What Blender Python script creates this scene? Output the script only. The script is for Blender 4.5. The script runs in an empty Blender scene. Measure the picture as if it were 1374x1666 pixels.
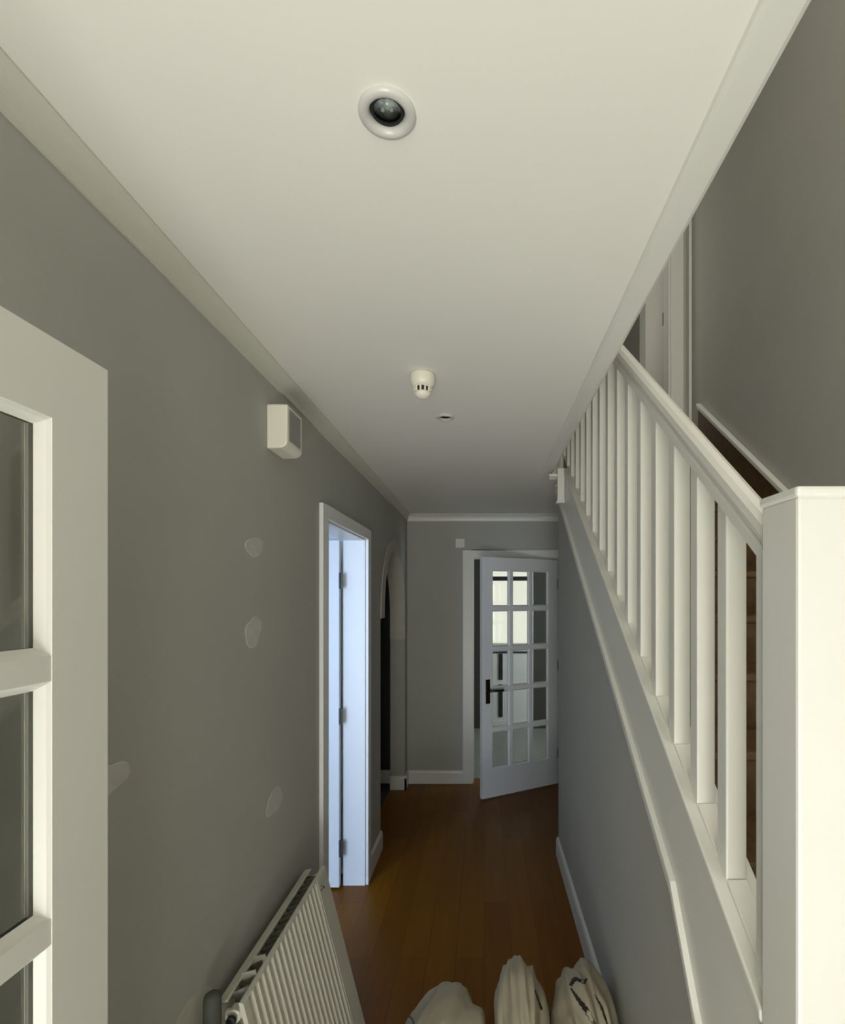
import bpy, bmesh, math, random
from mathutils import Vector, Matrix, noise

S = bpy.context.scene
COL = S.collection
PI = math.pi
F = 850.0
EYE = 1.66

# ------------------------------------------------------------------ camera
cam = bpy.data.cameras.new('camera')
camo = bpy.data.objects.new('camera', cam); COL.objects.link(camo)
camo.location = (0, 0, EYE); camo.rotation_euler = (PI/2, 0, 0)
cam.sensor_fit = 'AUTO'; cam.sensor_width = 36.0
cam.lens = F/1666*36.0
cam.shift_x = -100/1666; cam.shift_y = 139/1666
cam.clip_start = 0.02
S.camera = camo

# ------------------------------------------------------------------ world, lights, exposure
w = bpy.data.worlds.new('world'); S.world = w; w.use_nodes = True
w.node_tree.nodes['Background'].inputs[0].default_value = (1.0, 0.99, 0.90, 1)
w.node_tree.nodes['Background'].inputs[1].default_value = 1.25
S.view_settings.view_transform = 'Standard'; S.view_settings.look = 'None'
S.view_settings.gamma = 1.0; S.view_settings.use_curve_mapping = False
S.view_settings.exposure = 0.0

def area(name, loc, rot, sx, sy, power, col):
    l = bpy.data.lights.new(name, 'AREA'); l.shape = 'RECTANGLE'; l.size = sx; l.size_y = sy
    l.energy = power; l.color = col
    o = bpy.data.objects.new(name, l); COL.objects.link(o)
    o.location = loc; o.rotation_euler = rot
    return o
# daylight through the open front door behind the camera, aimed into the hall
area('light_front_door', (-0.12, -2.15, 1.15), (math.radians(100), 0, 0), 0.8, 1.9, 18, (0.97, 0.97, 0.88))
# uplight added behind the camera, standing in for floor bounce onto the ceiling
area('light_bounce_fill', (-0.08, -1.15, 0.06), (math.radians(164), 0, 0), 1.1, 1.3, 106, (0.965, 0.985, 0.92))
# fill light added above the stairs to brighten the stairwell wall
area('light_stairwell_fill', (0.90, 0.55, 5.02), (math.radians(8), 0, 0), 0.7, 1.1, 32, (1.0, 0.96, 0.86))
# cool daylight from the window of the room on the left
area('light_side_room', (-1.75, -0.1, 1.25), (math.radians(88), 0, math.radians(-12)), 1.3, 1.6, 85, (0.50, 0.68, 1.0))
# light added out of view upstairs to brighten the opened door leaf
area('light_upper_room', (0.27, 4.35, 3.95), (0, math.radians(-90), 0), 1.0, 0.8, 6, (1.0, 0.97, 0.85))
# unseen side light added in the kitchen to brighten its back door
area('light_kitchen', (2.2, 5.2, 1.5), (math.radians(90), 0, math.radians(62)), 0.8, 1.0, 28, (0.8, 0.9, 1.0))

# ------------------------------------------------------------------ materials
def mat(name, col, rough=0.5, var=0.0, nscale=6.0, bump=0.0, bscale=200.0, metal=0.0, spec=0.5):
    m = bpy.data.materials.new(name); m.use_nodes = True
    nt = m.node_tree; b = nt.nodes['Principled BSDF']
    b.inputs['Roughness'].default_value = rough; b.inputs['Metallic'].default_value = metal
    b.inputs['Specular IOR Level'].default_value = spec
    tc = nt.nodes.new('ShaderNodeTexCoord')
    n = nt.nodes.new('ShaderNodeTexNoise'); n.inputs['Scale'].default_value = nscale
    n.inputs['Detail'].default_value = 3
    nt.links.new(tc.outputs['Object'], n.inputs['Vector'])
    r = nt.nodes.new('ShaderNodeValToRGB')
    c = Vector(col)
    r.color_ramp.elements[0].position = 0.3; r.color_ramp.elements[1].position = 0.7
    r.color_ramp.elements[0].color = (*(c*(1-var)), 1); r.color_ramp.elements[1].color = (*(c*(1+var)), 1)
    nt.links.new(n.outputs['Fac'], r.inputs['Fac']); nt.links.new(r.outputs['Color'], b.inputs['Base Color'])
    if bump:
        n2 = nt.nodes.new('ShaderNodeTexNoise'); n2.inputs['Scale'].default_value = bscale
        nt.links.new(tc.outputs['Object'], n2.inputs['Vector'])
        bp = nt.nodes.new('ShaderNodeBump'); bp.inputs['Strength'].default_value = bump
        bp.inputs['Distance'].default_value = 0.002
        nt.links.new(n2.outputs['Fac'], bp.inputs['Height']); nt.links.new(bp.outputs['Normal'], b.inputs['Normal'])
    return m
M = {}
M['wall'] = mat('grey_wall_paint', (0.42, 0.415, 0.375), 0.75, 0.03, 2.5, 0.15, 120)
M['ceil'] = mat('ceiling_paint', (0.80, 0.785, 0.725), 0.7, 0.015, 1.5, 0.1, 60)
M['coving'] = mat('coving_shaded_tone', (0.62, 0.61, 0.53), 0.75, 0.015, 3)  # toned darker than the ceiling in place of the cove's shading
M['bezel'] = mat('satin_bezel', (0.56, 0.56, 0.52), 0.3, 0.01)
M['white'] = mat('white_gloss_paint', (0.72, 0.71, 0.655), 0.35, 0.012, 5)
M['wdoor'] = mat('white_door_paint', (0.78, 0.79, 0.78), 0.4, 0.012, 5)
M['plastic'] = mat('cream_plastic', (0.80, 0.77, 0.66), 0.35, 0.01)
M['dark'] = mat('dark_slot', (0.012, 0.012, 0.011), 0.6)
M['brass'] = mat('dark_bronze', (0.05, 0.038, 0.022), 0.35, 0.1, 40, metal=0.8)
M['steel'] = mat('hinge_steel', (0.06, 0.065, 0.07), 0.4, 0.1, 40)
M['chrome'] = mat('chrome', (0.75, 0.75, 0.76), 0.18, 0.02, metal=1.0)
M['rad'] = mat('radiator_enamel', (0.62, 0.60, 0.52), 0.35, 0.015)
M['radin'] = mat('radiator_fins', (0.13, 0.13, 0.10), 0.5, 0.2, 30)
M['greypipe'] = mat('grey_foam', (0.075, 0.08, 0.065), 0.8, 0.15, 20)
M['patch'] = mat('filler_patch', (0.52, 0.515, 0.475), 0.85, 0.05, 30)
M['bare'] = mat('bare_plaster', (0.48, 0.46, 0.38), 0.9, 0.08, 12)
M['fabric'] = mat('dust_sheet_fabric', (0.42, 0.37, 0.27), 0.85, 0.10, 7, 0.4, 500)
M['darkstrip'] = mat('crevice_cord_dark', (0.018, 0.016, 0.012), 0.5, 0.3, 30)  # near-black for painted crevice shade and for the cord
M['tread'] = mat('brown_stair_wood', (0.085, 0.045, 0.016), 0.45, 0.3, 20)
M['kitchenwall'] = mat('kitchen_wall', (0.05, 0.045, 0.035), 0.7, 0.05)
M['tile'] = mat('kitchen_floor', (0.30, 0.30, 0.26), 0.35, 0.08, 8)
M['upvc'] = mat('upvc_white', (0.80, 0.81, 0.78), 0.3, 0.01)
M['archwhite'] = mat('unpainted_arch_plaster', (0.52, 0.49, 0.43), 0.8, 0.06, 14)
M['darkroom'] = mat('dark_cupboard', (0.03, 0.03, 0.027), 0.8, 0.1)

def floor_mat():
    m = bpy.data.materials.new('brown_laminate'); m.use_nodes = True
    nt = m.node_tree; b = nt.nodes['Principled BSDF']
    tc = nt.nodes.new('ShaderNodeTexCoord')
    mp = nt.nodes.new('ShaderNodeMapping'); mp.inputs['Rotation'].default_value = (0, 0, PI/2)
    nt.links.new(tc.outputs['Object'], mp.inputs['Vector'])
    br = nt.nodes.new('ShaderNodeTexBrick')
    br.inputs['Scale'].default_value = 1.0; br.inputs['Brick Width'].default_value = 1.2; br.inputs['Row Height'].default_value = 0.13
    br.inputs['Mortar Size'].default_value = 0.0015; br.offset = 0.37
    br.inputs['Color1'].default_value = (0.19, 0.068, 0.003, 1)
    br.inputs['Color2'].default_value = (0.23, 0.088, 0.004, 1)
    br.inputs['Mortar'].default_value = (0.12, 0.042, 0.003, 1)
    nt.links.new(mp.outputs['Vector'], br.inputs['Vector'])
    st = nt.nodes.new('ShaderNodeMapping'); st.inputs['Scale'].default_value = (30, 1.6, 1)
    nt.links.new(tc.outputs['Object'], st.inputs['Vector'])
    n = nt.nodes.new('ShaderNodeTexNoise'); n.inputs['Scale'].default_value = 1.5; n.inputs['Detail'].default_value = 5
    nt.links.new(st.outputs['Vector'], n.inputs['Vector'])
    mx = nt.nodes.new('ShaderNodeMixRGB'); mx.blend_type = 'MULTIPLY'; mx.inputs['Fac'].default_value = 0.35
    nt.links.new(br.outputs['Color'], mx.inputs['Color1'])
    nt.links.new(n.outputs['Fac'], mx.inputs['Color2'])
    nt.links.new(mx.outputs['Color'], b.inputs['Base Color'])
    b.inputs['Roughness'].default_value = 0.42
    b.inputs['Specular IOR Level'].default_value = 0.2
    return m
M['floor'] = floor_mat()

def glass_mat():
    m = bpy.data.materials.new('clear_glass'); m.use_nodes = True
    nt = m.node_tree; nt.nodes.remove(nt.nodes['Principled BSDF'])
    out = nt.nodes['Material Output']
    t = nt.nodes.new('ShaderNodeBsdfTransparent'); t.inputs[0].default_value = (0.95, 0.96, 0.94, 1)
    g = nt.nodes.new('ShaderNodeBsdfGlossy'); g.inputs['Roughness'].default_value = 0.03
    lw = nt.nodes.new('ShaderNodeLayerWeight'); lw.inputs['Blend'].default_value = 0.5
    pw = nt.nodes.new('ShaderNodeMath'); pw.operation = 'POWER'; pw.inputs[1].default_value = 4.0
    nt.links.new(lw.outputs['Facing'], pw.inputs[0])
    fr = nt.nodes.new('ShaderNodeMath'); fr.operation = 'MULTIPLY_ADD'; fr.inputs[1].default_value = 0.8; fr.inputs[2].default_value = 0.07
    nt.links.new(pw.outputs[0], fr.inputs[0])
    mx = nt.nodes.new('ShaderNodeMixShader')
    nt.links.new(fr.outputs[0], mx.inputs[0]); nt.links.new(t.outputs[0], mx.inputs[1]); nt.links.new(g.outputs[0], mx.inputs[2])
    nt.links.new(mx.outputs[0], out.inputs['Surface'])
    return m
M['glass'] = glass_mat()

# ------------------------------------------------------------------ helpers
def box(bm, x0, x1, y0, y1, z0, z1):
    vs = [bm.verts.new((x, y, z)) for z in (z0, z1) for y in (y0, y1) for x in (x0, x1)]
    for f in ((0, 2, 3, 1), (4, 5, 7, 6), (0, 1, 5, 4), (2, 6, 7, 3), (0, 4, 6, 2), (1, 3, 7, 5)):
        bm.faces.new([vs[i] for i in f])

def prism_yz(bm, poly, x0, x1):
    """poly of (y,z); extruded along x"""
    a = [bm.verts.new((x0, y, z)) for y, z in poly]; b = [bm.verts.new((x1, y, z)) for y, z in poly]
    n = len(poly)
    bm.faces.new(a); bm.faces.new(list(reversed(b)))
    for i in range(n): bm.faces.new((a[i], b[i], b[(i+1) % n], a[(i+1) % n]))

def sweep(bm, prof, p0, p1, ax, ay):
    """profile (u,v) placed with axes ax, ay, swept from p0 to p1"""
    p0, p1, ax, ay = map(Vector, (p0, p1, ax, ay))
    a = [bm.verts.new(p0+ax*u+ay*v) for u, v in prof]; b = [bm.verts.new(p1+ax*u+ay*v) for u, v in prof]
    n = len(prof)
    bm.faces.new(a); bm.faces.new(list(reversed(b)))
    for i in range(n): bm.faces.new((a[i], b[i], b[(i+1) % n], a[(i+1) % n]))

def lathe(bm, prof, n=40, c=(0, 0, 0), mtx=None, cap=True):
    rings = []
    for r, z in prof:
        ring = []
        for k in range(n):
            v = Vector((r*math.cos(2*PI*k/n), r*math.sin(2*PI*k/n), z))
            if mtx: v = mtx @ v
            ring.append(bm.verts.new(v+Vector(c)))
        rings.append(ring)
    for a, b in zip(rings, rings[1:]):
        for k in range(n): bm.faces.new((a[k], a[(k+1) % n], b[(k+1) % n], b[k]))
    if cap and prof[0][0] > 0: bm.faces.new(rings[0])
    if cap and prof[-1][0] > 0: bm.faces.new(list(reversed(rings[-1])))

def build(name, bm, m, parent=None, bevel=0.0, smooth=False, seg=2, loc=None):
    bmesh.ops.remove_doubles(bm, verts=bm.verts, dist=1e-6)
    bmesh.ops.recalc_face_normals(bm, faces=bm.faces)
    me = bpy.data.meshes.new(name); 
    if loc is not None: bm.transform(Matrix.Translation(-Vector(loc)))
    bm.to_mesh(me); bm.free()
    o = bpy.data.objects.new(name, me); COL.objects.link(o)
    me.materials.append(m)
    if smooth:
        for p in me.polygons: p.use_smooth = True
    if bevel:
        md = o.modifiers.new('bevel', 'BEVEL'); md.width = bevel; md.segments = seg
        md.limit_method = 'ANGLE'; md.angle_limit = math.radians(40)
    if parent: o.parent = parent
    if loc is not None:
        o.location = Vector(loc)
    return o

def B(name, boxes, m, parent=None, bevel=0.0, loc=None):
    bm = bmesh.new()
    for b in boxes: box(bm, *b)
    me_clean = bmesh.new()
    bm2 = bm; me_clean.free()
    bmesh.ops.recalc_face_normals(bm2, faces=bm2.faces)
    me = bpy.data.meshes.new(name)
    if loc is not None: bm2.transform(Matrix.Translation(-Vector(loc)))
    bm2.to_mesh(me); bm2.free()
    o = bpy.data.objects.new(name, me); COL.objects.link(o); me.materials.append(m)
    if bevel:
        md = o.modifiers.new('bevel', 'BEVEL'); md.width = bevel; md.segments = 2; md.limit_method = 'ANGLE'
    if parent: o.parent = parent
    if loc is not None: o.location = Vector(loc)
    return o

def empty(name, loc=(0, 0, 0), rz=0.0):
    o = bpy.data.objects.new(name, None); COL.objects.link(o); o.location = loc; o.rotation_euler = (0, 0, rz)
    o.empty_display_size = 0.1
    return o
def tag(o, label, cat, group=None):
    o['label'] = label; o['category'] = cat
    if group: o['group'] = group
    return o
def struct(o, label=None, cat=None):
    o['kind'] = 'structure'
    if label: o['label'] = label
    if cat: o['category'] = cat
    return o
def cyl(bm, p0, p1, r, n=16):
    p0, p1 = Vector(p0), Vector(p1); d = (p1-p0)
    q = d.to_track_quat('Z', 'Y').to_matrix()
    lathe(bm, [(r, 0), (r, d.length)], n, p0, q)

# ================================================================== SETTING
WL = -0.685      # left wall face
WS = 0.48        # face of the wall under the stairs
YB = 4.67        # back wall face
XR = 1.42        # stair wall face
YS = 3.37        # far end of the under-stair wall
ZC = 2.40

struct(B('floor', [(-2.9, 1.6, -2.5, 4.80, -0.10, 0.0)], M['floor']), 'dark brown wood laminate floor running down the hall', 'floor')
# hall ceiling (open over the staircase); solid beyond the stairs
HOLES = ((-0.1475, 0.797, 0.0272), (-0.159, 2.14, 0.0230))
bm = bmesh.new()
ct = 2.64
box(bm, -0.90, 0.47, 3.28, 3.50, ZC, ct); box(bm, -0.90, 1.55, 3.50, 4.85, ZC, ct)
edges = []
rect = [bm.verts.new(v) for v in ((-0.90, -2.3, ZC), (0.395, -2.3, ZC), (0.395, 3.28, ZC), (-0.90, 3.28, ZC))]
top = [bm.verts.new((v.co.x, v.co.y, ct)) for v in rect]
for i in range(4):
    edges.append(bm.edges.new((rect[i], rect[(i+1) % 4]))); bm.faces.new((rect[i], rect[(i+1) % 4], top[(i+1) % 4], top[i]))
bm.faces.new(top)
for x, y, r in HOLES:
    ring = [bm.verts.new((x+r*math.cos(2*PI*k/32), y+r*math.sin(2*PI*k/32), ZC)) for k in range(32)]
    rt = [bm.verts.new((v.co.x, v.co.y, ZC+0.09)) for v in ring]
    for k in range(32):
        edges.append(bm.edges.new((ring[k], ring[(k+1) % 32]))); bm.faces.new((ring[k], ring[(k+1) % 32], rt[(k+1) % 32], rt[k]))
    bm.faces.new(rt)
bmesh.ops.triangle_fill(bm, edges=edges, use_beauty=True, use_dissolve=False)
struct(build('ceiling', bm, M['ceil']), 'smooth white hall ceiling open over the stairs', 'ceiling')

# left wall with the doorway and the arched opening, as one mesh of blocks + arch infill
D0, D1, DH = 2.245, 3.02, 2.00          # side doorway opening
A0, A1, AS = 3.46, 4.52, 1.52           # arch opening, spring height
AR = (A1-A0)/2; AC = (A0+A1)/2
bm = bmesh.new()
T = 0.125
box(bm, WL-T, WL, -2.3, D0, 0, ZC)
box(bm, WL-T, WL, D0, D1, DH, ZC)
box(bm, WL-T, WL, D1, A0, 0, ZC)
box(bm, WL-T, WL, A1, YB+0.1, 0, ZC)
N = 32
ARZ = 0.575
for k in range(N):
    t0 = PI*k/N; t1 = PI*(k+1)/N
    y0, z0 = AC-AR*math.cos(t0), AS+ARZ*math.sin(t0)
    y1, z1 = AC-AR*math.cos(t1), AS+ARZ*math.sin(t1)
    prism_yz(bm, [(y0, z0), (y1, z1), (y1, ZC), (y0, ZC)], WL-T, WL)
struct(build('wall_left', bm, M['wall']), 'long mid grey painted left wall of the hall', 'wall')

# back wall with kitchen doorway
K0, K1, KH = -0.105, 0.665, 2.02
struct(B('wall_back', [(-0.81, K0, YB, YB+0.1, 0, ZC), (K0, K1, YB, YB+0.1, KH, ZC), (K1, 1.55, YB, YB+0.1, 0, ZC)], M['wall']),
       'grey end wall of the hall around the kitchen doorway', 'wall')
# wall under the stairs
bm = bmesh.new()
def low(y): return 0.68*y+0.10
prism_yz(bm, [(0.80, 0), (YS, 0), (YS, ZC), (3.28, ZC), (1.26, 1.00), (1.12, 0.80), (0.86, 0.55), (0.80, 0.5)], WS, WS+0.09)
struct(build('wall_under_stairs', bm, M['wall']), 'grey wall below the staircase on the right', 'wall')
struct(B('wall_right', [(XR, XR+0.12, -2.3, YB+0.1, 0, 5.1)], M['wall']), 'tall grey stairwell wall on the right', 'wall')
# stairwell upper walls
struct(B('wall_upper_left', [(0.28, 0.395, -2.3, 3.70, 2.64, 5.1)], M['wall']))
struct(B('wall_front', [(-0.90, -0.55, -2.42, -2.3, 0, 2.6), (-0.55, 0.50, -2.42, -2.3, 2.12, 2.6), (0.50, 1.54, -2.42, -2.3, 0, 2.9),
                        (-0.9, 0.52, -2.42, -2.3, 2.6, 5.1), (0.52, 1.38, -2.42, -2.3, 4.25, 5.1), (1.38, 1.54, -2.42, -2.3, 2.9, 5.1)], M['wall']))
struct(B('ceiling_upper', [(0.28, 1.54, -2.42, 5.2, 5.1, 5.2)], M['ceil']))
# upstairs end wall with a doorway at the head of the stairs
YL = 3.62
struct(B('wall_upper_back', [(0.28, 0.62, YL, YL+0.1, 2.64, 5.1), (1.30, XR, YL, YL+0.1, 2.64, 5.1), (0.62, 1.30, YL, YL+0.1, 4.66, 5.1)], M['wall']),
       'grey wall around the doorway at the top of the stairs', 'wall')
struct(B('wall_upper_room', [(0.2, 1.54, 5.1, 5.2, 2.64, 5.1), (0.10, 0.2, YL, 5.2, 2.64, 5.1)], M['kitchenwall']))  # near-black walls stand in for the dimness of this room
struct(B('floor_upper', [(0.2, 1.54, 4.85, 5.2, 2.5, 2.64)], M['tread']))

# side room beyond left doorway (bright)
struct(B('wall_side_room', [(-2.9, WL-T, 3.14, 3.24, 0, ZC), (-2.9, -2.8, -0.2, 3.24, 0, ZC), (-2.9, WL-T, -0.3, -0.2, 0, ZC), ], M['wdoor']))
struct(B('ceiling_side_room', [(-2.9, WL-T, -0.3, 3.24, ZC, 2.5)], M['ceil']))
# cupboard recess behind the arch
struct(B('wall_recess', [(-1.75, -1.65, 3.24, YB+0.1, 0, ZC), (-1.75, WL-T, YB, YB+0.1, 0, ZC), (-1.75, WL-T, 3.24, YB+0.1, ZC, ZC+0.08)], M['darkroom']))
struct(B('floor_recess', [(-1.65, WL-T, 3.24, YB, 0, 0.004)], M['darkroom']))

# kitchen
KY = 6.62
struct(B('floor_kitchen', [(-1.0, 2.4, 4.80, KY+0.1, -0.1, 0.0)], M['tile']), 'pale kitchen floor seen through the glazed door', 'floor')
E0, E1 = 0.03, 0.622
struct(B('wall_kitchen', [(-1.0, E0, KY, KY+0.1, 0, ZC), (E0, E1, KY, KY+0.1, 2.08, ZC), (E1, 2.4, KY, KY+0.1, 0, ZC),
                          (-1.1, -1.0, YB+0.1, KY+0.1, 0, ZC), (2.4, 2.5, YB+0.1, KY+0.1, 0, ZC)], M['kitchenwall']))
struct(B('ceiling_kitchen', [(-1.0, 2.4, YB+0.1, KY+0.1, ZC, 2.5)], M['ceil']))

# cornices (coving) and skirting
cove = [(0, 0), (0, -0.047)] + [(0.034-0.030*math.sin(a)*1.0, -0.043+0.039*(1-math.cos(a))) for a in ()]
def cove_prof(p, d, n=7):
    pts = [(0, 0), (0, -d), (0.006, -d)]
    for k in range(1, n):
        a = k/n*PI/2
        pts.append((0.006+(p-0.010)*(1-math.cos(a)), -d+ (d-0.006)*math.sin(a)))
    pts += [(p, -0.004), (p, 0)]
    return pts
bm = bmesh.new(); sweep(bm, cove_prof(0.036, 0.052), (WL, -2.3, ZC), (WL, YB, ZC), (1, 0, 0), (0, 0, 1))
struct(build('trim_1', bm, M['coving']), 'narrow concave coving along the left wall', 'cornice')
bm = bmesh.new(); sweep(bm, cove_prof(0.05, 0.060), (WL, YB, ZC), (1.42, YB, ZC), (0, -1, 0), (0, 0, 1))
struct(build('trim_2', bm, M['white']), 'white coving along the top of the end wall', 'cornice')
sk = [(0, 0), (0.016, 0), (0.016, 0.095), (0.012, 0.110), (0.004, 0.118), (0, 0.118)]
def skirt(name, p0, p1, ax, label=None):
    bm = bmesh.new(); sweep(bm, sk, p0, p1, ax, (0, 0, 1))
    return struct(build(name, bm, M['white']), label, 'skirting' if label else None)
skirt('baseboard_left', (WL, 0.8, 0), (WL, D0-0.075, 0), (1, 0, 0), 'white skirting under the radiator on the left wall')
skirt('baseboard_left.001', (WL, D1+0.075, 0), (WL, A0, 0), (1, 0, 0), 'white skirting between the side doorway and the arch')
skirt('baseboard_back', (WL, YB, 0), (K0-0.085, YB, 0), (0, -1, 0), 'white skirting on the end wall')
skirt('baseboard_right', (WS, 0.86, 0), (WS, YS, 0), (-1, 0, 0), 'white skirting along the wall under the stairs')
bm = bmesh.new(); sweep(bm, sk, (WL-T, A1, 0), (WL+0.016, A1, 0), (0, -1, 0), (0, 0, 1)); sweep(bm, sk, (WL, A1-0.016, 0), (WL, YB, 0), (1, 0, 0), (0, 0, 1))
struct(build('baseboard_arch', bm, M['white']), 'white skirting wrapping the pier beside the arch', 'skirting')
bm = bmesh.new(); sweep(bm, sk, (-1.65, YB, 0), (WL-T, YB, 0), (0, -1, 0), (0, 0, 1))
struct(build('baseboard_recess', bm, M['white']), 'shaded skirting inside the arched recess', 'skirting')
# white fascia on the stairwell edge of the ceiling
bm = bmesh.new()
sweep(bm, [(0.340, ZC+0.0), (0.343, ZC-0.006), (0.352, ZC-0.009), (0.395, ZC-0.009), (0.403, ZC-0.004), (0.403, ZC+0.26), (0.395, ZC+0.26), (0.395, ZC)],
      (0, -2.3, 0), (0, 3.28, 0), (1, 0, 0), (0, 0, 1))
struct(build('trim_3', bm, M['white']), 'white edge trim between the ceiling and the stairwell', 'trim')

# arch former: white plaster ring inside the arched opening
ar = empty('arch_surround', (WL, AC, 0))
struct(ar, 'white unpainted plaster lining of the arched opening', 'arch')
bm = bmesh.new()
ang0, ang1 = 0.0, PI+0.36
pts = []
NN = 40
def outer(t):
    if t <= PI: return (AC-AR*math.cos(t), AS+ARZ*math.sin(t))
    return (A1, AS-(t-PI)*0.62)
def thick(t):
    return 0.125*(1-min(t/PI, 1)*0.94)+0.006
prev = None
for k in range(NN+1):
    t = ang0+(ang1-ang0)*k/NN
    yo, zo = outer(t); th = thick(t)
    if t <= PI: nx, nz = math.cos(t), -math.sin(t)
    else: nx, nz = -1, 0
    yo -= nx*0.001; 
    cur = [bm.verts.new((x, y, z)) for x in (WL-T, WL+0.004) for (y, z) in ((yo, zo), (yo+nx*th, zo+nz*th))]
    if prev:
        for a, b in ((0, 1), (1, 3), (3, 2), (2, 0)): bm.faces.new((prev[a], prev[b], cur[b], cur[a]))
    else: bm.faces.new((cur[0], cur[1], cur[3], cur[2]))
    prev = cur
bm.faces.new((prev[0], prev[2], prev[3], prev[1]))
bm.transform(Matrix.Translation((-WL, -AC, 0)))
build('plaster_lining', bm, M['archwhite'], ar)

# ================================================================== DOORS
def glazed_leaf(parent, width=0.762, height=1.98, th=0.036, cols=3, rows=5, mm=None, name='door_leaf'):
    """leaf in local XZ plane: x 0..width, y 0..th (y=0 front), z 0..height"""
    mm = mm or M['white']
    st, tr, brl, mb = 0.098, 0.103, 0.232, 0.032
    bead = 0.011
    gw = (width-2*st-(cols-1)*mb)/cols; gh = (height-tr-brl-(rows-1)*mb)/rows
    bm = bmesh.new()
    box(bm, 0, st, 0, th, 0, height); box(bm, width-st, width, 0, th, 0, height)
    box(bm, st, width-st, 0, th, height-tr, height); box(bm, st, width-st, 0, th, 0, brl)
    bmesh.ops.remove_doubles(bm, verts=bm.verts, dist=1e-5)
    me = bpy.data.meshes.new(name)
    bmesh.ops.recalc_face_normals(bm, faces=bm.faces); bm.to_mesh(me); bm.free(); me.materials.append(mm)
    leaf = bpy.data.objects.new(name, me); COL.objects.link(leaf); leaf.parent = parent
    # glazing bars
    for c in range(1, cols):
        x = st+c*gw+(c-1)*mb
        bm = bmesh.new(); box(bm, x, x+mb, 0.0012, th-0.0012, brl, height-tr)
        build('glazing_bar', bm, mm, leaf)
    for r in range(1, rows):
        z = brl+r*gh+(r-1)*mb
        bm = bmesh.new(); box(bm, st, width-st, 0.001, th-0.001, z, z+mb)
        build('glazing_bar', bm, mm, leaf)
    for c in range(cols):
        for r in range(rows):
            x0 = st+c*(gw+mb); z0 = brl+r*(gh+mb); x1 = x0+gw; z1 = z0+gh
            # splayed beads both sides
            bm = bmesh.new()
            for ya, yb in ((0.001, th/2-0.003), (th-0.001, th/2+0.003)):
                o_ = [bm.verts.new(v) for v in ((x0, ya, z0), (x1, ya, z0), (x1, ya, z1), (x0, ya, z1))]
                m1 = [bm.verts.new(v) for v in ((x0+bead*0.35, ya+(yb-ya)*0.25, z0+bead*0.35), (x1-bead*0.35, ya+(yb-ya)*0.25, z0+bead*0.35), (x1-bead*0.35, ya+(yb-ya)*0.25, z1-bead*0.35), (x0+bead*0.35, ya+(yb-ya)*0.25, z1-bead*0.35))]
                i_ = [bm.verts.new(v) for v in ((x0+bead, yb, z0+bead), (x1-bead, yb, z0+bead), (x1-bead, yb, z1-bead), (x0+bead, yb, z1-bead))]
                for a, b in ((o_, m1), (m1, i_)):
                    for k in range(4): bm.faces.new((a[k], a[(k+1) % 4], b[(k+1) % 4], b[k]))
            build('glazing_bead', bm, mm, leaf)
            bm = bmesh.new(); box(bm, x0+0.001, x1-0.001, th/2-0.002, th/2+0.002, z0+0.001, z1-0.001)
            build('pane', bm, M['glass'], leaf)
    return leaf

# door_1: glazed leaf standing open against the left wall, close to the camera
d1 = struct(empty('door_1', (-0.55, 0.002, 0.012), PI/2), 'white glazed door folded open against the left wall, nearest', 'door')
# local +x -> world +Y ; local +y -> world -X
leaf1 = glazed_leaf(d1, mm=M['white'])
for z in (0.25, 1.0, 1.72):
    bm = bmesh.new(); cyl(bm, (-0.004, 0.018, z), (-0.004, 0.018, z+0.09), 0.006); build('hinge', bm, M['steel'], leaf1)

# door_2: side doorway with plain leaf open into the room
d2 = struct(empty('door_2', (WL, (D0+D1)/2, 0)), 'white flush door opened into the bright room on the left', 'door')
bm = bmesh.new()
aw, at = 0.075, 0.018
def arch_side(bm, y0, y1, z1): box(bm, 0, at, y0, y1, 0, z1)
oy = (D0+D1)/2
box(bm, 0, at, D0-aw-oy, D0+0.004-oy, 0, DH+aw-0.02); box(bm, 0, at, D1-0.004-oy, D1+aw-oy, 0, DH+aw-0.02)
box(bm, 0, at, D0+0.004-oy, D1-0.004-oy, DH-0.004, DH+aw-0.02)
build('architrave', bm, M['wdoor'], d2, 0.003)
bm = bmesh.new()
jt = 0.012
box(bm, -T-0.002, 0.001, D0-oy, D0+jt-oy, 0, DH); box(bm, -T-0.002, 0.001, D1-jt-oy, D1-oy, 0, DH); box(bm, -T-0.002, 0.001, D0+jt-oy, D1-jt-oy, DH-jt, DH)
box(bm, -0.075, -0.045, D0+jt-oy, D0+jt+0.012-oy, 0, DH-jt)
build('door_frame', bm, M['wdoor'], d2, 0.002)
bm = bmesh.new()
lx1 = -T-0.012
ly = D1-jt-0.005-oy
box(bm, lx1-0.74, lx1, ly-0.036, ly, 0.012, 1.985)
leaf2 = build('door_leaf', bm, M['wdoor'], d2, 0.002)
for z in (0.235, 0.985, 1.755):
    bm = bmesh.new(); cyl(bm, (-T-0.006, ly-0.040, z-0.045), (-T-0.006, ly-0.040, z+0.045), 0.0065)
    box(bm, -T-0.014, -T+0.006, ly-0.0385, ly-0.034, z-0.045, z+0.045)
    build('hinge', bm, M['steel'], leaf2)
bm = bmesh.new(); lathe(bm, [(0.025, 0), (0.025, 0.008), (0.010, 0.012), (0.010, 0.035), (0.026, 0.045), (0.026, 0.06), (0.0, 0.065)], 24, (lx1-0.68, ly-0.036, 1.0), Matrix.Rotation(PI/2, 3, 'X'))
build('door_knob', bm, M['steel'], leaf2, smooth=True)

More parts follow.
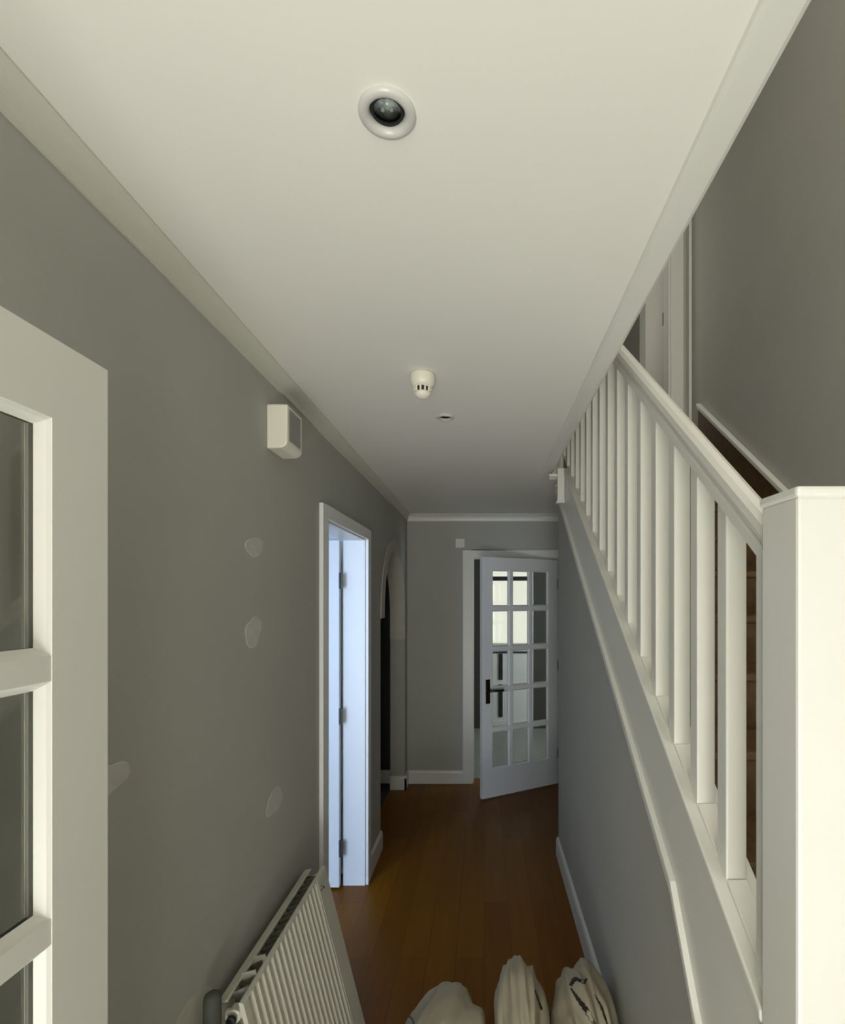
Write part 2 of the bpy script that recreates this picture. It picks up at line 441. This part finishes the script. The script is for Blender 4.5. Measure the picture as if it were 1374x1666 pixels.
# door_3: glazed kitchen door, ajar into the hall
ang = math.atan2(0.37, 0.665)
hx, hy = 0.650, 4.645
d3 = struct(empty('door_3', (hx, hy, 0)), 'white fifteen-pane glazed door ajar at the end of the hall', 'door')
bm = bmesh.new()
AWK = 0.085
box(bm, K0-AWK-hx, K0+0.004-hx, YB-0.02-hy, YB-hy, 0, KH+0.062)
box(bm, K1-0.004-hx, K1+AWK-hx, YB-0.02-hy, YB-hy, 0, KH+0.062)
box(bm, K0+0.004-hx, K1-0.004-hx, YB-0.02-hy, YB-hy, KH-0.004, KH+0.062)
build('architrave', bm, M['white'], d3, 0.003)
bm = bmesh.new()
box(bm, K0-hx, K0+0.012-hx, YB-hy, YB+0.10-hy, 0, KH); box(bm, K1-0.012-hx, K1-hx, YB-hy, YB+0.10-hy, 0, KH); box(bm, K0+0.012-hx, K1-0.012-hx, YB-hy, YB+0.10-hy, KH-0.012, KH)
build('door_frame', bm, M['white'], d3, 0.002)
piv = glazed_leaf(d3, mm=M['wdoor'])
# leaf local x from hinge outward: rotate 180deg+ang about z, front (y=0) faces camera
# place so that local x runs from the free edge to the hinge, local y away from camera
fx, fy = -0.762*math.cos(ang), -0.762*math.sin(ang)
piv.location = (fx, fy-0.012, 0.012); piv.rotation_euler = (0, 0, ang)
bm = bmesh.new(); box(bm, 0.032, 0.074, -0.007, -0.0, 0.775, 0.975); build('handle_plate', bm, M['brass'], piv, 0.004)
bm = bmesh.new(); cyl(bm, (0.053, -0.005, 0.885), (0.053, -0.045, 0.885), 0.009); cyl(bm, (0.053, -0.042, 0.885), (0.165, -0.046, 0.882), 0.0105); lathe(bm, [(0.0, 0), (0.010, 0.003), (0.013, 0.010), (0.010, 0.018), (0, 0.02)], 16, (0.160, -0.046, 0.882), Matrix.Rotation(PI/2, 3, 'Y'))
build('lever_handle', bm, M['brass'], piv, smooth=True)
for z in (0.22, 1.0, 1.72):
    bm = bmesh.new(); cyl(bm, (0.766, 0.004, z), (0.766, 0.004, z+0.09), 0.006); build('hinge', bm, M['steel'], piv)

# door_4: kitchen back door, half glazed, with daylight beyond
d4 = struct(empty('door_4', ((E0+E1)/2, KY, 0)), 'white half-glazed back door beyond the kitchen', 'door')
cx = (E0+E1)/2
bm = bmesh.new(); z_ = [0.02, 0.14, 1.00, 1.10, 1.84, 1.96, 2.06]
hw = (E1-E0)/2
box(bm, -hw, -hw+0.075, -0.02, 0.05, 0.0, 2.08); box(bm, hw-0.055, hw, -0.02, 0.05, 0, 2.08)
box(bm, -hw+0.075, hw-0.055, -0.02, 0.05, 0.0, 0.10); box(bm, -hw+0.075, hw-0.055, -0.02, 0.05, 0.98, 1.08); box(bm, -hw+0.075, hw-0.055, -0.02, 0.05, 2.05, 2.08)
box(bm, -0.01, 0.025, -0.02, 0.05, 1.08, 2.05)
build('frame', bm, M['upvc'], d4, 0.003)
B('blind_rail', [(-hw+0.075, hw-0.055, -0.035, -0.022, 1.87, 1.925)], M['dark'], d4)
B('gasket', [(-hw+0.080, hw-0.06, -0.026, -0.021, 0.955, 0.978)], M['dark'], d4)
B('gasket', [(-hw+0.155, -hw+0.205, -0.026, -0.021, 0.15, 0.56)], M['dark'], d4)
B('gasket', [(-hw+0.155, -hw+0.205, -0.026, -0.021, 0.62, 0.95)], M['dark'], d4)
B('lower_panel', [(-hw+0.075, hw-0.055, -0.012, 0.03, 0.10, 0.98)], M['upvc'], d4)
B('pane', [(-hw+0.075, -0.01, 0.012, 0.016, 1.08, 2.05)], M['glass'], d4)
B('pane', [(0.025, hw-0.055, 0.012, 0.016, 1.08, 2.05)], M['glass'], d4)

# door_5: doorway at head of stairs, leaf opened into the room
d5 = struct(empty('door_5', (1.29, YL, 2.65)), 'white door opened at the head of the stairs', 'door')
B('architrave', [(0.0, 0.085, -0.02, 0.0, 0, 2.08), (-0.74, -0.66, -0.02, 0.0, 0, 2.08), (-0.66, 0.0, -0.02, 0.0, 2.01, 2.08)], M['white'], d5, 0.003)
B('door_frame', [(-0.012, 0.01, 0.0, 0.10, 0, 2.01), (-0.67, -0.65, 0.0, 0.10, 0, 2.01), (-0.65, -0.012, 0, 0.10, 1.99, 2.01)], M['white'], d5)
bm = bmesh.new(); box(bm, 0, 0.036, 0, 0.72, 0.01, 1.98)
leaf5 = build('door_leaf', bm, M['white'], d5, 0.003); leaf5.location = (-0.007, 0.105, 0); leaf5.rotation_euler = (0, 0, math.radians(-7))
for z in (0.25, 0.95, 1.7):
    B('hinge', [(-0.010, 0.000, -0.004, 0.004, z, z+0.09)], M['steel'], leaf5)
struct(B('trim_4', [(XR-0.02, XR-0.001, YL-0.05, YL-0.002, 2.66, 5.0)], M['white']), 'narrow white vertical strip in the upstairs corner', 'trim')

# ================================================================== STAIRCASE
stc = tag(empty('staircase', (0.5, 0.8, 0)), 'white painted staircase with square spindles rising along the right side', 'staircase')
O = Vector((0.5, 0.8, 0))
def SB(name, bm, m, bevel=0.0, parent=None, smooth=False):
    bm.transform(Matrix.Translation(-O)); return build(name, bm, m, parent or stc, bevel, smooth)
def up(y): return 0.665*y+0.39
SX0, SX1 = 0.462, 0.500
# outer string board
bm = bmesh.new()
prism_yz(bm, [(0.86, 0.46), (1.12, 0.755), (1.262, 0.958), (3.32, low(3.32)), (3.32, 2.395), (3.01, 2.395), (0.86, up(0.86))], SX0, SX1+0.035)
SB('outer_string', bm, M['white'], 0.003)
# light bead along the lower edge
bm = bmesh.new()
for (ya, za), (yb, zb) in (((0.86, 0.455), (1.12, 0.75)), ((1.12, 0.75), (1.262, 0.953)), ((1.262, 0.953), (3.30, low(3.30)))):
    prism_yz(bm, [(ya, za-0.012), (yb, zb-0.012), (yb, zb+0.022), (ya, za+0.022)], SX0-0.014, SX0+0.02)
SB('string_bead', bm, M['white'], 0.004)
# string capping
bm = bmesh.new()
prism_yz(bm, [(0.86, up(0.86)-0.004), (3.0, up(3.0)-0.004), (3.0, up(3.0)+0.018), (0.86, up(0.86)+0.018)], SX0-0.008, SX1+0.043)
SB('string_capping', bm, M['white'], 0.004)
# newel post with inner half-newel
NX0, NX1, NY0, NY1, NZ = 0.455, 0.560, 0.758, 0.858, 1.822
bm = bmesh.new(); box(bm, NX0, NX1, NY0, NY1, 0, NZ-0.014)
nw = SB('newel_post', bm, M['white'], 0.005)
bm = bmesh.new()
prof = [(0.000, NZ-0.014), (0.004, NZ-0.010), (0.004, NZ-0.004), (0.000, NZ)]
box(bm, NX0-0.003, NX1+0.003, NY0-0.003, NY1+0.003, NZ-0.016, NZ)
SB('newel_cap', bm, M['white'], 0.005)
bm = bmesh.new(); prism_yz(bm, [(NY1, 0.5), (0.905, 0.55), (0.905, 1.745), (NY1, 1.71)], 0.470, 0.519)
SB('half_newel', bm, M['white'], 0.003)
# handrail (moulded profile along the pitch)
hz = lambda y: 0.78*y+1.025
bm = bmesh.new()
pr = [(0.474, 0.0), (0.468, 0.006), (0.468, 0.028), (0.476, 0.036), (0.472, 0.042), (0.463, 0.047), (0.460, 0.060), (0.461, 0.078), (0.468, 0.090),
      (0.480, 0.094), (0.494, 0.085), (0.506, 0.068), (0.514, 0.050), (0.519, 0.040), (0.522, 0.028), (0.522, 0.006), (0.518, 0.0)]
a = [bm.verts.new((u, 0.858, hz(0.858)+v)) for u, v in pr]; b = [bm.verts.new((u, 3.55, hz(3.55)+v)) for u, v in pr]
bm.faces.new(a); bm.faces.new(list(reversed(b)))
for i in range(len(pr)): bm.faces.new((a[i], b[i], b[(i+1) % len(pr)], a[(i+1) % len(pr)]))
SB('handrail', bm, M['white'])
# balusters
bw = 0.0205
by = [1.055+0.1415*k for k in range(17)]
for k, y in enumerate(by):
    bm = bmesh.new(); xb = 0.5
    z0 = up(y)+0.01; z1 = hz(y)+0.012
    vs = []
    for (dx, dy) in ((-bw, -bw), (bw, -bw), (bw, bw), (-bw, bw)):
        vs.append((bm.verts.new((xb+dx, y+dy, z0+0.665*dy)), bm.verts.new((xb+dx, y+dy, z1+0.78*dy))))
    bm.faces.new([v[0] for v in vs]); bm.faces.new([v[1] for v in reversed(vs)])
    for i in range(4): bm.faces.new((vs[i][0], vs[(i+1) % 4][0], vs[(i+1) % 4][1], vs[i][1]))
    SB('baluster', bm, M['white'], 0.003)
    # fillet pieces between balusters
    ya = y+bw+0.001; yb = (by[k+1]-bw-0.001) if k+1 < len(by) else ya+0.08
    bm = bmesh.new(); prism_yz(bm, [(ya, up(ya)+0.017), (yb, up(yb)+0.017), (yb, up(yb)+0.026), (ya, up(ya)+0.026)], xb-bw, xb+bw)
    SB('fillet', bm, M['white'], 0.002)
bm = bmesh.new(); prism_yz(bm, [(0.906, up(0.906)+0.017), (1.033, up(1.033)+0.017), (1.033, up(1.033)+0.026), (0.906, up(0.906)+0.026)], 0.4795, 0.5205)
SB('fillet', bm, M['white'], 0.002)
# steps
RI, GO = 0.178, 0.25
for k in range(10):
    yn = 0.95+GO*k; zt = 0.88+RI*k
    bm = bmesh.new(); box(bm, 0.537, XR-0.022, yn-0.02, yn+GO, zt-0.028, zt)
    SB('tread', bm, M['tread'], 0.008)
    bm = bmesh.new(); box(bm, 0.537, XR-0.022, yn, yn+0.016, zt-RI, zt-0.029)
    SB('riser', bm, M['tread'])
bm = bmesh.new(); box(bm, 0.537, XR-0.022, 3.45, 3.466, 2.485, 2.639)
SB('riser', bm, M['tread'])
bm = bmesh.new(); box(bm, 0.56, XR-0.002, 0.02, 0.949, 0.62, 0.702)
SB('quarter_landing', bm, M['tread'], 0.006)
for k in range(3):
    bm = bmesh.new(); box(bm, 0.60, XR-0.002, -0.73+0.25*k, 0.02, 0.175*k, 0.175*(k+1)+0.0)
    SB('lower_step', bm, M['tread'], 0.006)
# wall string on the right-hand wall
ws = lambda y: 0.777*y+0.262
bm = bmesh.new(); prism_yz(bm, [(0.9, ws(0.9)-0.36), (3.42, ws(3.42)-0.36), (3.42, ws(3.42)-0.02), (0.9, ws(0.9)-0.02)], XR-0.020, XR-0.001)
SB('wall_string', bm, M['tread'])
bm = bmesh.new(); prism_yz(bm, [(0.9, ws(0.9)-0.02), (3.42, ws(3.42)-0.02), (3.42, ws(3.42)+0.012), (0.9, ws(0.9)+0.012)], XR-0.034, XR-0.001)
SB('wall_string_capping', bm, M['white'], 0.005)
# newel drop under the ceiling at the top of the string
bm = bmesh.new(); box(bm, 0.420, 0.460, 2.98, 3.02, 2.205, 2.398); box(bm, 0.414, 0.461, 2.974, 3.026, 2.200, 2.212)
SB('newel_drop', bm, M['white'], 0.003)
bm = bmesh.new(); box(bm, 0.374, 0.420, 2.99, 3.01, 2.352, 2.368); SB('drop_bracket', bm, M['white'], 0.002)

# landing
struct(B('floor_landing', [(0.475, 1.54, 3.467, 4.85, 2.64, 2.655)], M['tread']))

# ================================================================== RADIATOR
RX, RY, RZ = -0.588, 1.93, 0.672    # far top corner of the front panel
tilt = math.radians(14.3)
Lr, Hr, Th = 0.655, 0.625, 0.075
rad = empty('radiator', (RX+math.sin(tilt)*Hr, RY-Lr, RZ-math.cos(tilt)*Hr))
rad.rotation_euler = (0, -tilt, 0)
tag(rad, 'white double panel radiator leaning against the left wall, taken off its brackets', 'radiator')
# local: x toward hall is 0 at front panel, y along (0..Lr), z up (0..Hr)
def panel(xf, sgn):
    bm = bmesh.new(); n = 400; m0, m1 = 0.025, 0.095; pitch = 0.0310
    ys = [Lr*i/n for i in range(n+1)]
    def dep(y, z):
        if y < m0 or y > Lr-m1 or z < 0.03 or z > Hr-0.007: return 0.0
        e = min(1, (z-0.03)/0.02, (Hr-0.007-z)/0.012, 1)
        ph = ((y-m0) % pitch)/pitch
        v = 1.0 if 0.2 < ph < 0.62 else 0.0
        if ph <= 0.2: v = ph/0.2
        elif ph >= 0.62 and ph < 0.82: v = 1-(ph-0.62)/0.2
        return -0.0065*v*e
    zs = [0, 0.02, 0.03, 0.05, Hr-0.030, Hr-0.019, Hr-0.007, Hr-0.003, Hr]
    edge = [-0.006, 0, 0, 0, 0, 0, 0, -0.001, -0.006]
    F_ = [[bm.verts.new((xf+sgn*(edge[j]+dep(y, z)), y, z)) for j, z in enumerate(zs)] for y in ys]
    Bk = [[bm.verts.new((xf-sgn*0.011, y, z)) for z in (0, Hr)] for y in (0, Lr)]
    for i in range(n):
        for j in range(len(zs)-1): bm.faces.new((F_[i][j], F_[i+1][j], F_[i+1][j+1], F_[i][j+1]))
    bm.faces.new((Bk[0][0], Bk[0][1], Bk[1][1], Bk[1][0]))
    bm.faces.new([F_[i][-1] for i in range(n+1)]+[Bk[1][1], Bk[0][1]])
    bm.faces.new([F_[i][0] for i in range(n, -1, -1)]+[Bk[0][0], Bk[1][0]])
    bm.faces.new(F_[0]+[Bk[0][1], Bk[0][0]]); bm.faces.new(list(reversed(F_[n]))+[Bk[1][0], Bk[1][1]])
    return bm
build('front_panel', panel(0, 1), M['rad'], rad)
build('rear_panel', panel(-Th, -1), M['rad'], rad)
bm = bmesh.new(); box(bm, -Th+0.001, -Th+0.026, 0.02, Lr-0.005, Hr-0.004, Hr+0.003); build('rear_top_channel', bm, M['rad'], rad, 0.002)
# convector fins
bm = bmesh.new(); nf = 34
ptsf = []
for k in range(nf+1):
    y = 0.05+(Lr-0.10)*k/nf
    ptsf.append((-0.0125 if k % 2 else -0.050, y))
for (xa, ya), (xb_, yb) in zip(ptsf, ptsf[1:]):
    q = [bm.verts.new((xa, ya, 0.03)), bm.verts.new((xb_, yb, 0.03)), bm.verts.new((xb_, yb, Hr-0.002)), bm.verts.new((xa, ya, Hr-0.002))]
    bm.faces.new(q)
cf = build('convector_fins', bm, M['radin'], rad); cf['kind'] = 'stuff'
md = cf.modifiers.new('s', 'SOLIDIFY'); md.thickness = 0.002
# headers / bosses at the corners
for y in (0.022, Lr-0.022):
    for z in (Hr-0.035, 0.035):
        bm = bmesh.new(); cyl(bm, (-0.058, y, z), (-0.016, y, z), 0.014, 20); lathe(bm, [(0.013, -0.014), (0.017, -0.012), (0.017, 0.012), (0.013, 0.014)], 20, (-0.037, y, z), Matrix.Rotation(PI/2, 3, 'X'))
        build('corner_boss', bm, M['rad'], rad, smooth=False)
bm = bmesh.new(); lathe(bm, [(0.012, 0), (0.012, 0.008), (0.006, 0.009), (0.006, 0.022), (0.0, 0.022)], 18, (-0.037, -0.0, Hr-0.035), Matrix.Rotation(PI/2, 3, 'X')); build('end_plug', bm, M['dark'], rad)
bm = bmesh.new(); lathe(bm, [(0.009, 0), (0.009, 0.006), (0.005, 0.007), (0.005, 0.014), (0, 0.014)], 18, (0, Lr-0.085, Hr-0.04), Matrix.Rotation(PI/2, 3, 'Y')); build('bleed_valve', bm, M['chrome'], rad)
for y in (0.10, 0.16):
    bm = bmesh.new(); box(bm, -0.050, -0.012, y, y+0.004, Hr-0.06, Hr+0.010); build('hanging_bracket', bm, M['rad'], rad)
for y in (0.022, Lr-0.022):   # lower tails that stand on the floor
    bm = bmesh.new(); cyl(bm, (-0.037, y, 0.03), (-0.037, y, -0.046), 0.010, 16); lathe(bm, [(0.016, -0.032), (0.018, -0.030), (0.018, -0.012), (0.016, -0.010)], 6, (-0.037, y, 0)); build('valve_tail', bm, M['chrome'], rad)
# grey insulated pipe beside the near end of the radiator
bm = bmesh.new(); lathe(bm, [(0.020, 0), (0.020, 0.703), (0.018, 0.713), (0.010, 0.719), (0, 0.720)], 24)
gp = build('pipe_cover', bm, M['greypipe'], smooth=True); gp.location = (-0.647, 1.245, 0)
tag(gp, 'upright dark grey foam covered pipe stub beside the near radiator end', 'pipe')

# ================================================================== SMALL THINGS
# wall sounder / sensor box on the left wall
M['cover'] = mat('grey_cover', (0.26, 0.26, 0.23), 0.4)
sb = tag(empty('alarm_box', (WL, 1.70, 2.20)), 'cream plastic alarm sensor box high on the left wall', 'sensor')
bm = bmesh.new()
poly = [(0.0, 0.070), (0.066, 0.070), (0.066, -0.05), (0.060, -0.062), (0.045, -0.068), (0.0, -0.070)]
a = [bm.verts.new((x, -0.055, z)) for x, z in poly]; b = [bm.verts.new((x, 0.080, z)) for x, z in poly]
bm.faces.new(a); bm.faces.new(list(reversed(b)))
for i in range(6): bm.faces.new((a[i], b[i], b[(i+1) % 6], a[(i+1) % 6]))
build('housing', bm, M['plastic'], sb, 0.005)
bm = bmesh.new(); box(bm, 0.0655, 0.068, -0.042, 0.060, -0.042, 0.058); build('front_cover', bm, M['cover'], sb, 0.001)
# back wall small box
sw = B('wall_sensor', [(-0.043, 0.043, -0.022, 0, -0.043, 0.043)], M['plastic'], None, 0.006, loc=None)
sw.location = (-0.213, YB, 2.145)
sw.data.materials[0] = M['white']
tag(sw, 'small square white box on the end wall above the door corner', 'sensor')

# downlights
def downlight(name, x, y, r, label, deep=True):
    e = tag(empty(name, (x, y, ZC)), label, 'ceiling light', )
    k = r/0.045
    bm = bmesh.new()
    lathe(bm, [(0.0465*k, 0.0), (0.0465*k, -0.004), (0.043*k, -0.0075), (0.036*k, -0.0085), (0.031*k, -0.006), (0.0285*k, -0.001), (0.0275*k, 0.022), (0.029*k, 0.022)], 48, cap=False)
    build('bezel', bm, M['bezel'], e, smooth=True)
    bm = bmesh.new()
    lathe(bm, [(0.0274*k, 0.002), (0.0262*k, 0.002), (0.0262*k, 0.0), (0.0225*k, 0.001), (0.0225*k, 0.004), (0.0274*k, 0.006)], 48, cap=False)
    build('retaining_ring', bm, M['dark'], e, smooth=False)
    bm = bmesh.new()
    lathe(bm, [(0.0262*k, 0.006), (0.020*k, 0.010), (0.012*k, 0.0135), (0.005*k, 0.0155), (0.0, 0.016)], 48)
    build('reflector', bm, M['chrome2'], e, smooth=True)
    for dx in (-0.007, 0.007):
        bm = bmesh.new(); lathe(bm, [(0.0035*k, 0.012), (0.0035*k, 0.002), (0.0, 0.0005)], 14, (dx*k, 0, 0)); build('lamp_pin', bm, M['cover2'], e, smooth=True)
    return e
M['cover2'] = mat('lamp_glass_pins', (0.22, 0.24, 0.22), 0.3)
M['chrome2'] = mat('lamp_reflector', (0.30, 0.34, 0.32), 0.25, 0.6, 90, metal=0.0)
downlight('downlight', -0.1475, 0.797, 0.042, 'large round recessed downlight nearest the camera, unlit')
downlight('downlight.001', -0.159, 2.14, 0.036, 'small dark recessed downlight beyond the smoke detector')
# smoke / heat detector
sd = tag(empty('smoke_detector', (-0.204, 1.735, ZC)), 'small round white smoke detector hanging below the ceiling', 'smoke detector')
bm = bmesh.new(); lathe(bm, [(0.040, 0.0), (0.041, -0.006), (0.041, -0.020), (0.038, -0.036), (0.030, -0.043), (0, -0.043)], 40); build('base', bm, M['plastic'], sd, smooth=True)
bm = bmesh.new(); lathe(bm, [(0.022, -0.042), (0.022, -0.060), (0, -0.060)], 30); build('sensing_chamber', bm, M['dark'], sd)
for k in range(10):
    a_ = 2*PI*k/10+0.15
    bm = bmesh.new(); cyl(bm, (0.0265*math.cos(a_), 0.0265*math.sin(a_), -0.040), (0.0235*math.cos(a_), 0.0235*math.sin(a_), -0.063), 0.0032, 8); build('cage_bar', bm, M['plastic'], sd)
bm = bmesh.new(); lathe(bm, [(0.027, -0.060), (0.027, -0.065), (0.021, -0.074), (0.010, -0.080), (0, -0.081)], 30); build('end_cap', bm, M['plastic'], sd, smooth=True)

# filler patches on the left wall
def blob(name, Y, z, ry, rz, label, m='patch', seed=0, wallx=WL, th=0.0012):
    random.seed(seed); bm = bmesh.new(); n = 26; ph = [random.uniform(0, 6.28) for _ in range(3)]
    f = []; b_ = []
    for k in range(n):
        a_ = 2*PI*k/n; r = 1+0.13*math.sin(2*a_+ph[0])+0.08*math.sin(3*a_+ph[1])+0.04*math.sin(5*a_+ph[2])
        f.append(bm.verts.new((th, ry*r*math.cos(a_)*0.93, rz*r*math.sin(a_)*0.93))); b_.append(bm.verts.new((0.0, ry*r*math.cos(a_), rz*r*math.sin(a_))))
    bm.faces.new(f); bm.faces.new(list(reversed(b_)))
    for k in range(n): bm.faces.new((f[k], b_[k], b_[(k+1) % n], f[(k+1) % n]))
    o = build(name, bm, M[m]); o.location = (wallx, Y, z)
    return tag(o, label, 'filler patch', 'filler patches on the left wall')
def wy(x): return -WL*F/(787-x)
def wz(x, y): return EYE+(972-y)*wy(x)/F
blob('filler_patch', wy(414), wz(414, 890), 0.055, 0.033, 'pale filler spot on the grey left wall, upper spot below the alarm box', seed=1)
blob('filler_patch.001', wy(412), wz(412, 1028), 0.056, 0.044, 'pale filler spot halfway up the grey left wall, lower of two in line', seed=2)
blob('filler_patch.002', wy(447), wz(447, 1303), 0.060, 0.046, 'pale filler spot low on the left wall above the radiator', seed=3)
blob('filler_patch.003', wy(172), wz(172, 1270), 0.058, 0.033, 'wide filler patch on the left wall half hidden by the nearest glazed door', seed=7)
blob('filler_patch.004', wy(310), wz(310, 1700), 0.13, 0.10, 'large bare plaster area low on the wall beside the radiator', 'bare', seed=5)

# dust sheets heaped on the floor in the foreground
HB = {}
def soft(v, e=0.06): return math.sqrt(v*v+e*e)-e
def heap(name, c, r, label, seed, rot=0.0, tilt_=0.0):
    """a cloth bundle: rounded body with broad soft lumps and long folds; c = centre x, y, z"""
    bm = bmesh.new(); bmesh.ops.create_icosphere(bm, subdivisions=6, radius=1.0)
    off = Vector((seed*13.1, seed*7.7, seed*3.3)); R = Matrix.Rotation(rot, 3, 'Z')
    for v in bm.verts:
        p = v.co.copy()
        g = R @ p
        u = Vector((g.x*1.9+g.z*0.5, g.y*0.6, g.z*0.55-g.x*0.3))+off
        f1 = noise.noise(u); f2 = noise.noise(u*2.1+Vector((5, 1, 2)))
        d = 0.14*noise.noise(p*1.0+off*0.7)-0.26*soft(f1)+0.03-0.10*soft(f2, 0.04)+0.035*noise.noise(p*2.8+off)+0.008*noise.noise(p*7+off)
        q = p*(1+d)
        q = Vector((math.copysign(abs(q.x)**0.92, q.x)*r[0], q.y*r[1], q.z*r[2]+tilt_*q.x*r[0]))
        v.co = Vector((q.x, q.y, max(q.z+c[2], 0.003+0.002*noise.noise(p*5))))
        v.co.x = min(v.co.x, WS-0.020-c[0])
    bmesh.ops.recalc_face_normals(bm, faces=bm.faces)
    from mathutils.bvhtree import BVHTree
    HB[name] = BVHTree.FromBMesh(bm)
    o = build(name, bm, M['fabric'], smooth=True); o.location = (c[0], c[1], 0)
    tag(o, label, 'dust sheet', 'bundled dust sheets')
    return o
def ribbon(parent, key, pts, wd, name, m, label=None, lift=0.0012):
    """a flat strip lying on the bundle; pts are (x, z) seen from the front, local"""
    bm = bmesh.new(); prev = None; tr = HB[key]
    P = []
    for i in range(len(pts)-1):
        for k in range(8):
            t = k/8; P.append((pts[i][0]*(1-t)+pts[i+1][0]*t, pts[i][1]*(1-t)+pts[i+1][1]*t, pts[i][2]*(1-t)+pts[i+1][2]*t))
    P.append(pts[-1])
    D = Vector((0.0, 0.804, -0.594))
    for i, (x, z, wk) in enumerate(P):
        a = P[max(i-1, 0)]; b = P[min(i+1, len(P)-1)]
        tx, tz = b[0]-a[0], b[1]-a[1]; L = math.hypot(tx, tz) or 1; nx, nz = -tz/L, tx/L
        h = wd*wk*(1+0.25*math.sin(i*2.3))
        row = []
        for sgn in (-1, 1):
            o = Vector((x+sgn*nx*h, 0, z+sgn*nz*h))-D*1.0
            hit, n, _, _ = tr.ray_cast(o, D)
            if hit is None: row = None; break
            if n.dot(D) > 0: n = -n
            row.append((bm.verts.new(hit+n*lift), bm.verts.new(hit-n*0.002)))
        if row and prev:
            (a0, a1), (b0, b1) = prev; (c0, c1), (d0, d1) = row
            for q in ((a0, b0, d0, c0), (a1, c1, d1, b1), (a0, c0, c1, a1), (b0, b1, d1, d0)): bm.faces.new(q)
        prev = row
    o = build(name, bm, M[m], parent)
    if label: o['label'] = label
    return o
h1 = heap('dust_sheet', (-0.146, 1.79, 0.100), (0.158, 0.24, 0.155), 'pale crumpled dust sheet bundle at the left of the heap', 1, 0.5, 0.35)
h2 = heap('dust_sheet.001', (0.130, 1.85, 0.125), (0.100, 0.25, 0.195), 'tall folded dust sheet bundle in the middle of the heap', 4, 0.1)
h3 = heap('dust_sheet.002', (0.352, 1.83, 0.13), (0.108, 0.25, 0.200), 'dust sheet bundle with painted dark crevices against the right wall', 9, -0.3)
ribbon(h3, 'dust_sheet.002', [(-0.050, 0.29, 0.5), (-0.036, 0.26, 1.0), (-0.012, 0.215, 1.3), (0.007, 0.166, 0.9), (0.02, 0.12, 0.5)], 0.006, 'crevice_strip', 'darkstrip', 'dark strip in place of crevice shade')  # dark ribbons laid on the cloth as shade in its crevices
ribbon(h3, 'dust_sheet.002', [(0.025, 0.27, 0.4), (0.04, 0.235, 1.0), (0.055, 0.15, 0.6)], 0.004, 'crevice_strip', 'darkstrip', 'dark strip in place of crevice shade')
ribbon(h3, 'dust_sheet.002', [(-0.05, 0.30, 0.7), (-0.03, 0.325, 1.0), (-0.005, 0.31, 1.0), (0.012, 0.325, 0.4)], 0.006, 'crevice_strip', 'darkstrip', 'dark strip in place of crevice shade')
ribbon(h2, 'dust_sheet.001', [(0.045, 0.27, 0.5), (0.058, 0.24, 1.0), (0.072, 0.20, 0.8)], 0.005, 'crevice_strip', 'darkstrip', 'dark strip in place of crevice shade')
ribbon(h1, 'dust_sheet', [(-0.140, 0.205, 1), (-0.12, 0.220, 1), (-0.10, 0.205, 1), (-0.09, 0.185, 1), (-0.115, 0.175, 1)], 0.0028, 'cord', 'darkstrip', 'thin dark cord')
